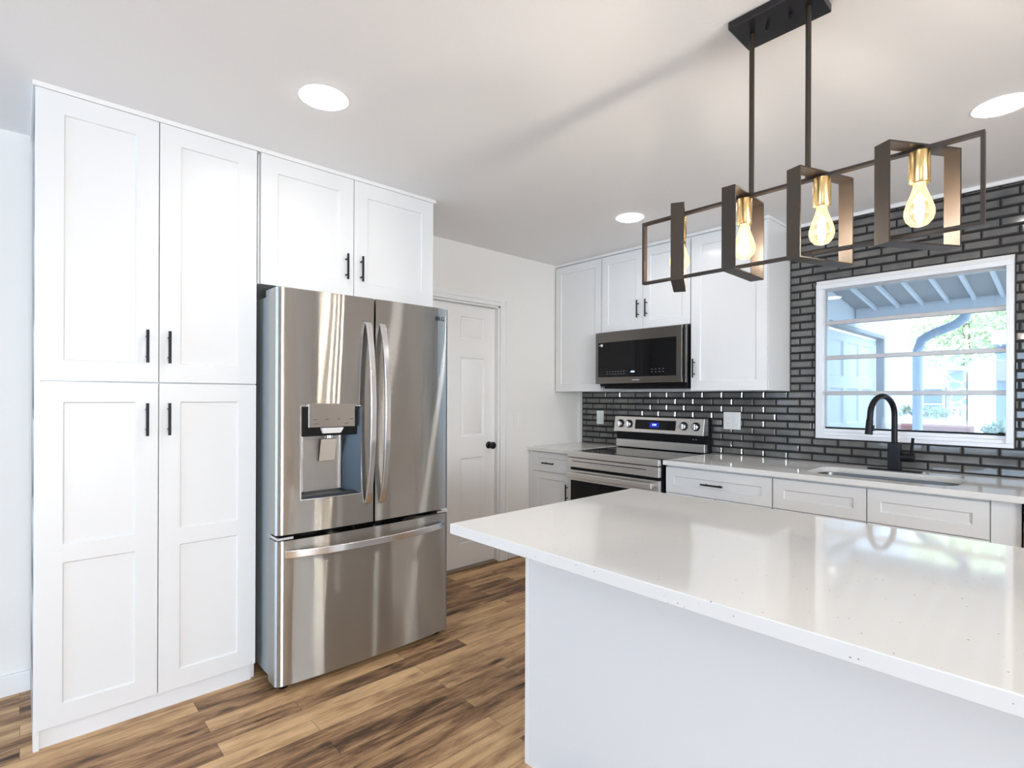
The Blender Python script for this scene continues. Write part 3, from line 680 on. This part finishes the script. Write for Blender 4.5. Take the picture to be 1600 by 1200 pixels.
# ---- microwave
mw = thing('microwave', 'dark stainless over-the-range microwave with black glass door', 'microwave', (-2.656, 3.338, 0))
MW = .762
MB().box(.004, MW - .002, .055, .432, 1.384, 1.806).build('body', BLACKP, mw, bevel=.003)
MB().box(.0, MW, .030, .055, 1.402, 1.806).build('body_rim', STEELD, mw, bevel=.003)
dm = MB().box(0, MW - .012, 0, .024, 1.402, 1.800).build('door', STEELD, mw, bevel=.005)
MB().box(.028, MW - .055, -.002, .004, 1.452, 1.722).build('door_glass', GLASSB, dm, bevel=.001)
m = MB()
for k in range(7):
    for q in (0, 1):
        if random.random() < .9: m.box(.11 + k * .026, .124 + k * .026, -.003, -.001, 1.474 + q * .018, 1.477 + q * .018)
for k in range(4):
    for q in (0, 1): m.box(.51 + k * .030, .521 + k * .030, -.003, -.001, 1.480 + q * .020, 1.484 + q * .020)
m.build('touch_icons', ICON, dm, kind='stuff')
text('12:30', .015, (.350, -.0035, 1.489), (PI / 2, 0, 0), BLUELED, dm, 'clock_digits')
text('SAMSUNG', .014, (.375, -.0015, 1.427), (PI / 2, 0, 0), LOGOW, dm, 'lettering')
m = MB(); m.lathe((.064, -.001, 1.700), [(.011, 0), (.011, .002)], 20, axis='Y'); m.box(.038, .052, -.003, -.001, 1.698, 1.702); m.build('sticker', PLAST, dm)
MB().box(.06, MW - .004, .040, .40, 1.366, 1.384).build('vent_base', BLACKP, mw, bevel=.002)
MB().box(MW - .010, MW - .001, .006, .028, 1.43, 1.78).build('handle_recess', BLACKP, mw)

# ------------------------------------------------------------------ outlets and switch
def plate(name, label, cat, loc, rz, w_, h_, kinds):
    t = thing(name, label, cat, loc, rz)
    MB().box(-w_ / 2, w_ / 2, -.006, 0, -h_ / 2, h_ / 2).build('cover_plate', PLAST, t, bevel=.002)
    for i, k in enumerate(kinds):
        cx = (i - (len(kinds) - 1) / 2) * .058
        if k == 's': MB().box(cx - .016, cx + .016, -.010, -.005, -.034, .034).build('rocker', PLAST, t, bevel=.002)
        else:
            o = MB().box(cx - .016, cx + .016, -.008, -.005, -.034, .034).build('receptacle', PLAST, t, bevel=.001)
            m = MB()
            for z in (-.017, .017): m.box(cx - .008, cx - .006, -.0085, -.0075, z - .004, z + .006).box(cx + .006, cx + .008, -.0085, -.0075, z - .004, z + .006).box(cx - .002, cx + .002, -.0085, -.0075, z - .011, z - .008)
            m.build('slots', PLASTD, o)
    return t
plate('wall_outlet', 'single white outlet plate on black tile left of the range', 'outlet', (-2.945, YW - .0096, 1.120), 0, .076, .118, 's')
plate('outlet_switch_plate', 'square white outlet and switch plate on black tile right of the range', 'outlet', (-1.756, YW - .0096, 1.132), 0, .125, .125, 'os')
plate('light_switch', 'white light switch on the wall right of the interior door', 'switch', (XL + .0002, 2.973, 1.118), PI / 2, .072, .116, 's')

# ------------------------------------------------------------------ island
ic = thing('island_cabinet', 'plain white back panel of the kitchen island under the speckled worktop', 'island', (-1.362, 1.322, 0))
MB().box(.0, 2.26, .004, .68, 0, CT - .033).build('body', CAB, ic, bevel=.001)
MB().box(.022, 2.26, 0, .004, 0, CT - .033).build('back_panel', CAB, ic)
MB().box(0, .021, -.001, .004, 0, CT - .033).build('corner_strip', TRIM, ic, bevel=.001)
tag(MB().box(-1.405, .95, 1.022, 2.035, CT - .033, CT).build('island_worktop', QUARTZ, bevel=.0025), 'large white speckled quartz worktop on the kitchen island in the foreground', 'worktop')

# ------------------------------------------------------------------ pendant light
PY, PX = 1.65, -.632
pl = thing('pendant_light', 'black and brass linear chandelier with four open square frames over the island', 'light', (PX, PY, 0))
MB().box(-.120, .120, -.073, .073, 2.415, ZC).build('canopy', CANOPY, pl, bevel=.004)
for xx in (-.03, .035): MB().lathe((xx, -.004, 2.399), [(.003, 0), (.005, .003), (.005, .017)], 12).build('canopy_screw', CANOPY, pl)
for xx in (-.078, .082):
    MB().cyl((xx, 0, 1.923), (xx, 0, 2.416), .0075, 16).build('rod', BRONZE, pl)
m = MB(); L0, L1, za, zb, hw, th = -.463, .463, 1.704, 1.924, .010, .008
m.box(L0, L1, -hw, hw, zb - th, zb).box(L0, L1, -hw, hw, za, za + th).box(L0, L0 + th, -hw, hw, za + th, zb - th).box(L1 - th, L1, -hw, hw, za + th, zb - th)
m.build('long_frame', BRONZE, pl)
HL, HWD, HZ0_, HZ1_ = .108, .0207, 1.679, 1.9275
for xc, ph in ((-.956, -27.8), (-.734, -1.5), (-.517, 19.4), (-.296, 31.2)):
    m = MB(); t4 = .004
    m.box(-HWD, HWD, -HL, -HL + t4, HZ0_, HZ1_).box(-HWD, HWD, HL - t4, HL, HZ0_, HZ1_).box(-HWD, HWD, -HL + t4, HL - t4, HZ0_, HZ0_ + t4).box(-HWD, HWD, -HL + t4, HL - t4, HZ1_ - t4, HZ1_)
    a = -math.radians(ph); ca, sa = math.cos(a), math.sin(a); dx = xc - PX
    m.v = [(dx + x * ca - y * sa, x * sa + y * ca, z) for x, y, z in m.v]
    m.build('square_frame', BRONZE, pl)
    bx = dx + .003
    s_ = MB().lathe((bx, 0, 0), [(.010, 1.916), (.022, 1.914), (.0225, 1.905), (.0225, 1.838), (.020, 1.834)], 24).build('socket', BRASS, pl, label='brass lamp socket')
    sh_ = MB().lathe((bx, 0, 0), [(.013, 1.836), (.014, 1.826), (.019, 1.810), (.027, 1.788), (.032, 1.770), (.0325, 1.758), (.028, 1.743), (.018, 1.732), (.006, 1.728), (.001, 1.7275)], 24).build('bulb', SHELL, pl, label='lit teardrop filament bulb')
    MB().lathe((bx, 0, 0), [(.001, 1.812), (.006, 1.806), (.0095, 1.792), (.0105, 1.775), (.010, 1.760), (.006, 1.747), (.001, 1.742)], 16).build('glowing_filament', BULB, sh_)

# ------------------------------------------------------------------ recessed ceiling lights
def downlight():
    t = thing('recessed_light', '', 'light', (0, 0, ZC))
    MB().lathe((0, 0, -.006), [(.078, .006), (.092, .004), (.092, .006)], 40).build('trim_ring', TRIM, t)
    m = MB(); m.lathe((0, 0, -.0075), [(.001, 0), (.074, 0), (.078, .003), (.078, .0075)], 40); m.build('diffuser', LEDM, t)
    return t
spots = [(-1.993, .850, 'round recessed ceiling light in front of the refrigerator cabinets, nearest the camera'),
         (-1.991, 2.843, 'smallest looking recessed ceiling light, beyond the chandelier near the corner wall cabinets'),
         (-.241, 2.806, 'recessed ceiling light at the right edge above the kitchen window side')]
dl = downlight()
for i, (x, y, lb) in enumerate(spots):
    if i == 0: o = dl
    else:
        o = dl.copy(); COL.objects.link(o)
        for ch in dl.children: c = ch.copy(); COL.objects.link(c); c.parent = o
    o.location = (x, y, ZC); o['label'] = lb; o['group'] = 'recessed ceiling lights'
for i, (x, y) in enumerate([(s[0], s[1]) for s in spots] + [(-.241, .85), (1.6, .85), (1.6, 2.8), (-.2, -1.6), (-2.0, -1.6), (1.8, -1.6)]):
    lamp('downlight_lamp', 'AREA', (x, y, ZC - .012), 1.6, (1, .955, .90), shape='DISK', size=.14, spread=math.radians(165))

# ------------------------------------------------------------------ outside the window
struct(MB().box(-14, 10, YW + .2, 30, -.25, -.15).build('ground', GROUND, smooth=False))
ga = thing('garage', 'white stucco garage side with pale panelled garage door seen through the window', 'building', (-1.80, 0, -.15), PI / 2)
m = MB(); m.box(4.1, 5.0, 0, .2, 0, 3.0).box(8.13, 9.5, 0, .2, 0, 3.0).box(5.0, 8.13, 0, .2, 2.22, 3.0); m.build('wall', STUCCO, ga, smooth=False)
m = MB(); m.box(5.0, 5.05, -.01, .08, 0, 2.20).box(8.07, 8.13, -.01, .08, 0, 2.20).box(5.0, 8.13, -.01, .08, 2.20, 2.24); m.build('door_trim', ROOFP, ga)
ps = [(5.15 + i * .58, 5.60 + i * .58, .10 + j * .53, .50 + j * .53) for i in range(5) for j in range(4)]
front(5.06, 8.06, .02, 2.18, ps, yf=.08, t=.04, dep=.02, s=.02).build('garage_door', GDOOR, ga)
# sloped patio roof with ribs and gutter
pr = thing('patio_roof', 'sloped grey metal patio roof with white ribs outside the window', 'roof', (0, 0, 0))
def rz_(y): return 2.29 + .12 * (6.85 - y)
m = MB(); y0, y1 = 4.0, 6.85; m.hexa([(-1.79, y0, rz_(y0)), (2.6, y0, rz_(y0)), (2.6, y1, rz_(y1)), (-1.79, y1, rz_(y1))], [(-1.79, y0, rz_(y0) + .04), (2.6, y0, rz_(y0) + .04), (2.6, y1, rz_(y1) + .04), (-1.79, y1, rz_(y1) + .04)])
m.build('roof_panel', ROOFP, pr, smooth=False)
for i in range(21):
    x = -1.61 + i * .205; m = MB(); d_ = .035
    m.hexa([(x, y0, rz_(y0) - d_), (x + .028, y0, rz_(y0) - d_), (x + .028, y1, rz_(y1) - d_), (x, y1, rz_(y1) - d_)], [(x, y0, rz_(y0)), (x + .028, y0, rz_(y0)), (x + .028, y1, rz_(y1)), (x, y1, rz_(y1))])
    m.build('rib', ROOFR, pr, smooth=False)
MB().box(-1.79, 2.6, 6.855, 6.95, 2.17, 2.36).build('gutter', mat('gutter_white', (.80, .84, .90), .5), pr, bevel=.01)
MB().box(2.5, 2.6, 6.75, 6.85, -.15, rz_(6.85) - .001).build('post', ROOFR, pr)
ds_ = MB(); ds_.sweep([(-1.235, 6.90, -.15), (-1.235, 6.90, 1.80), (-1.20, 6.90, 1.91), (-1.10, 6.90, 1.97), (-.93, 6.90, 2.04), (-.86, 6.90, 2.10), (-.84, 6.90, 2.172)], .045, 12)
tag(ds_.build('downspout', GUTTER), 'pale blue bent rain downspout under the patio roof gutter', 'pipe')
hs = thing('neighbour_house', 'distant white house with a window and stone veneer seen low through the window', 'building', (0, 12.5, -.15))
m = MB(); m.box(-5.5, -1.51, 0, .3, 0, 1.98)
m.hexa([(-1.50, -.05, 0), (-.95, -.05, 0), (-.95, .3, 0), (-1.50, .3, 0)], [(-1.50, -.05, 2.06), (-.95, -.05, 2.28), (-.95, .3, 2.28), (-1.50, .3, 2.06)])
m.build('wall', HOUSEW, hs, smooth=False)
MB().box(-1.79, -1.52, -.09, -.05, 0, 1.90).build('stone_veneer', STONE, hs, smooth=False)
m = MB(); m.hexa([(-5.7, -.5, 1.93), (-1.55, -.5, 1.95), (-1.55, .6, 1.95), (-5.7, .6, 1.93)], [(-5.7, -.5, 1.99), (-1.55, -.5, 2.01), (-1.55, .6, 2.01), (-5.7, .6, 1.99)])
m.build('roof', ROOFP, hs, smooth=False)
wf = MB().box(-2.17, -1.82, -.06, -.001, 1.02, 1.66).build('window', HOUSEW, hs); MB().box(-2.13, -1.86, -.08, -.061, 1.06, 1.62).build('pane', HOUSEG, wf, smooth=False)
MB().box(-2.13, -1.86, -.09, -.081, 1.33, 1.35).build('sash_bar', HOUSEW, wf, smooth=False)
# wide pale column at the right of the view
cl = thing('siding_column', 'pale blue siding column at the right side of the window view', 'column', (0, 0, -.15))
MB().box(-.78, .6, 8.6, 9.0, 0, 2.25).build('body', COLUMN, cl, bevel=.01)
tag(MB().box(-.77, -.57, 8.45, 8.6, 1.50, 1.76).build('meter_box', TAN, bevel=.02), 'small tan box mounted on the pale blue siding outside', 'box')
tag(MB().box(-.80, -.45, 8.40, 8.598, 1.92, 2.10).build('wall_box', COLUMN, bevel=.02), 'pale box mounted above the tan box outside', 'box')
# planter with plants
tag(MB().box(-1.70, -.95, 8.0, 8.4, -.15, .975).build('planter', BRICK, bevel=.02), 'reddish brick planter seen at the bottom of the window', 'planter')
def foliage(name, c, r, n, s, m, label, cat, seed, trunk=None, group=None):
    rn = random.Random(seed); mb = MB()
    for _ in range(n):
        while True:
            p = Vector((rn.uniform(-1, 1), rn.uniform(-1, 1), rn.uniform(-1, 1)))
            if .35 < p.length < 1: break
        q = Vector((c[0] + p.x * r[0], c[1] + p.y * r[1], c[2] + p.z * r[2]))
        a = Vector((rn.gauss(0, 1), rn.gauss(0, 1), rn.gauss(0, 1))).normalized(); b2 = a.orthogonal().normalized(); l = s * rn.uniform(.6, 1.4)
        mb.add([q - a * l, q + b2 * l * .35, q + a * l, q - b2 * l * .35], [(0, 1, 2, 3)])
    t = thing(name, label, cat, (0, 0, 0), 0, group)
    mb.build('foliage', m, t, smooth=False)
    if trunk: MB().cyl((c[0], c[1], -.15), (c[0], c[1], c[2]), trunk, 10, r1=trunk * .5).build('trunk', BARK, t)
    return t
foliage('tree', (-1.9, 15.5, 3.0), (1.5, 1.0, 1.7), 5200, .09, LEAF, 'sunlit leafy tree behind the downspout, seen through the window', 'tree', 1, .12)
foliage('tree', (-.9, 17.5, 3.3), (1.6, 1.0, 1.9), 4200, .10, LEAF, 'bright tree further right beyond the downspout', 'tree', 2, .12)
foliage('garden_plant', (-1.36, 8.2, 1.13), (.34, .16, .06), 110, .05, LEAF2, 'leafy garden plant growing in the brick planter', 'plant', 3, None)
foliage('garden_plant', (-.60, 8.1, .93), (.26, .15, .12), 420, .05, LEAF2, 'spiky garden plant at the lower right of the window view', 'plant', 4, .02)
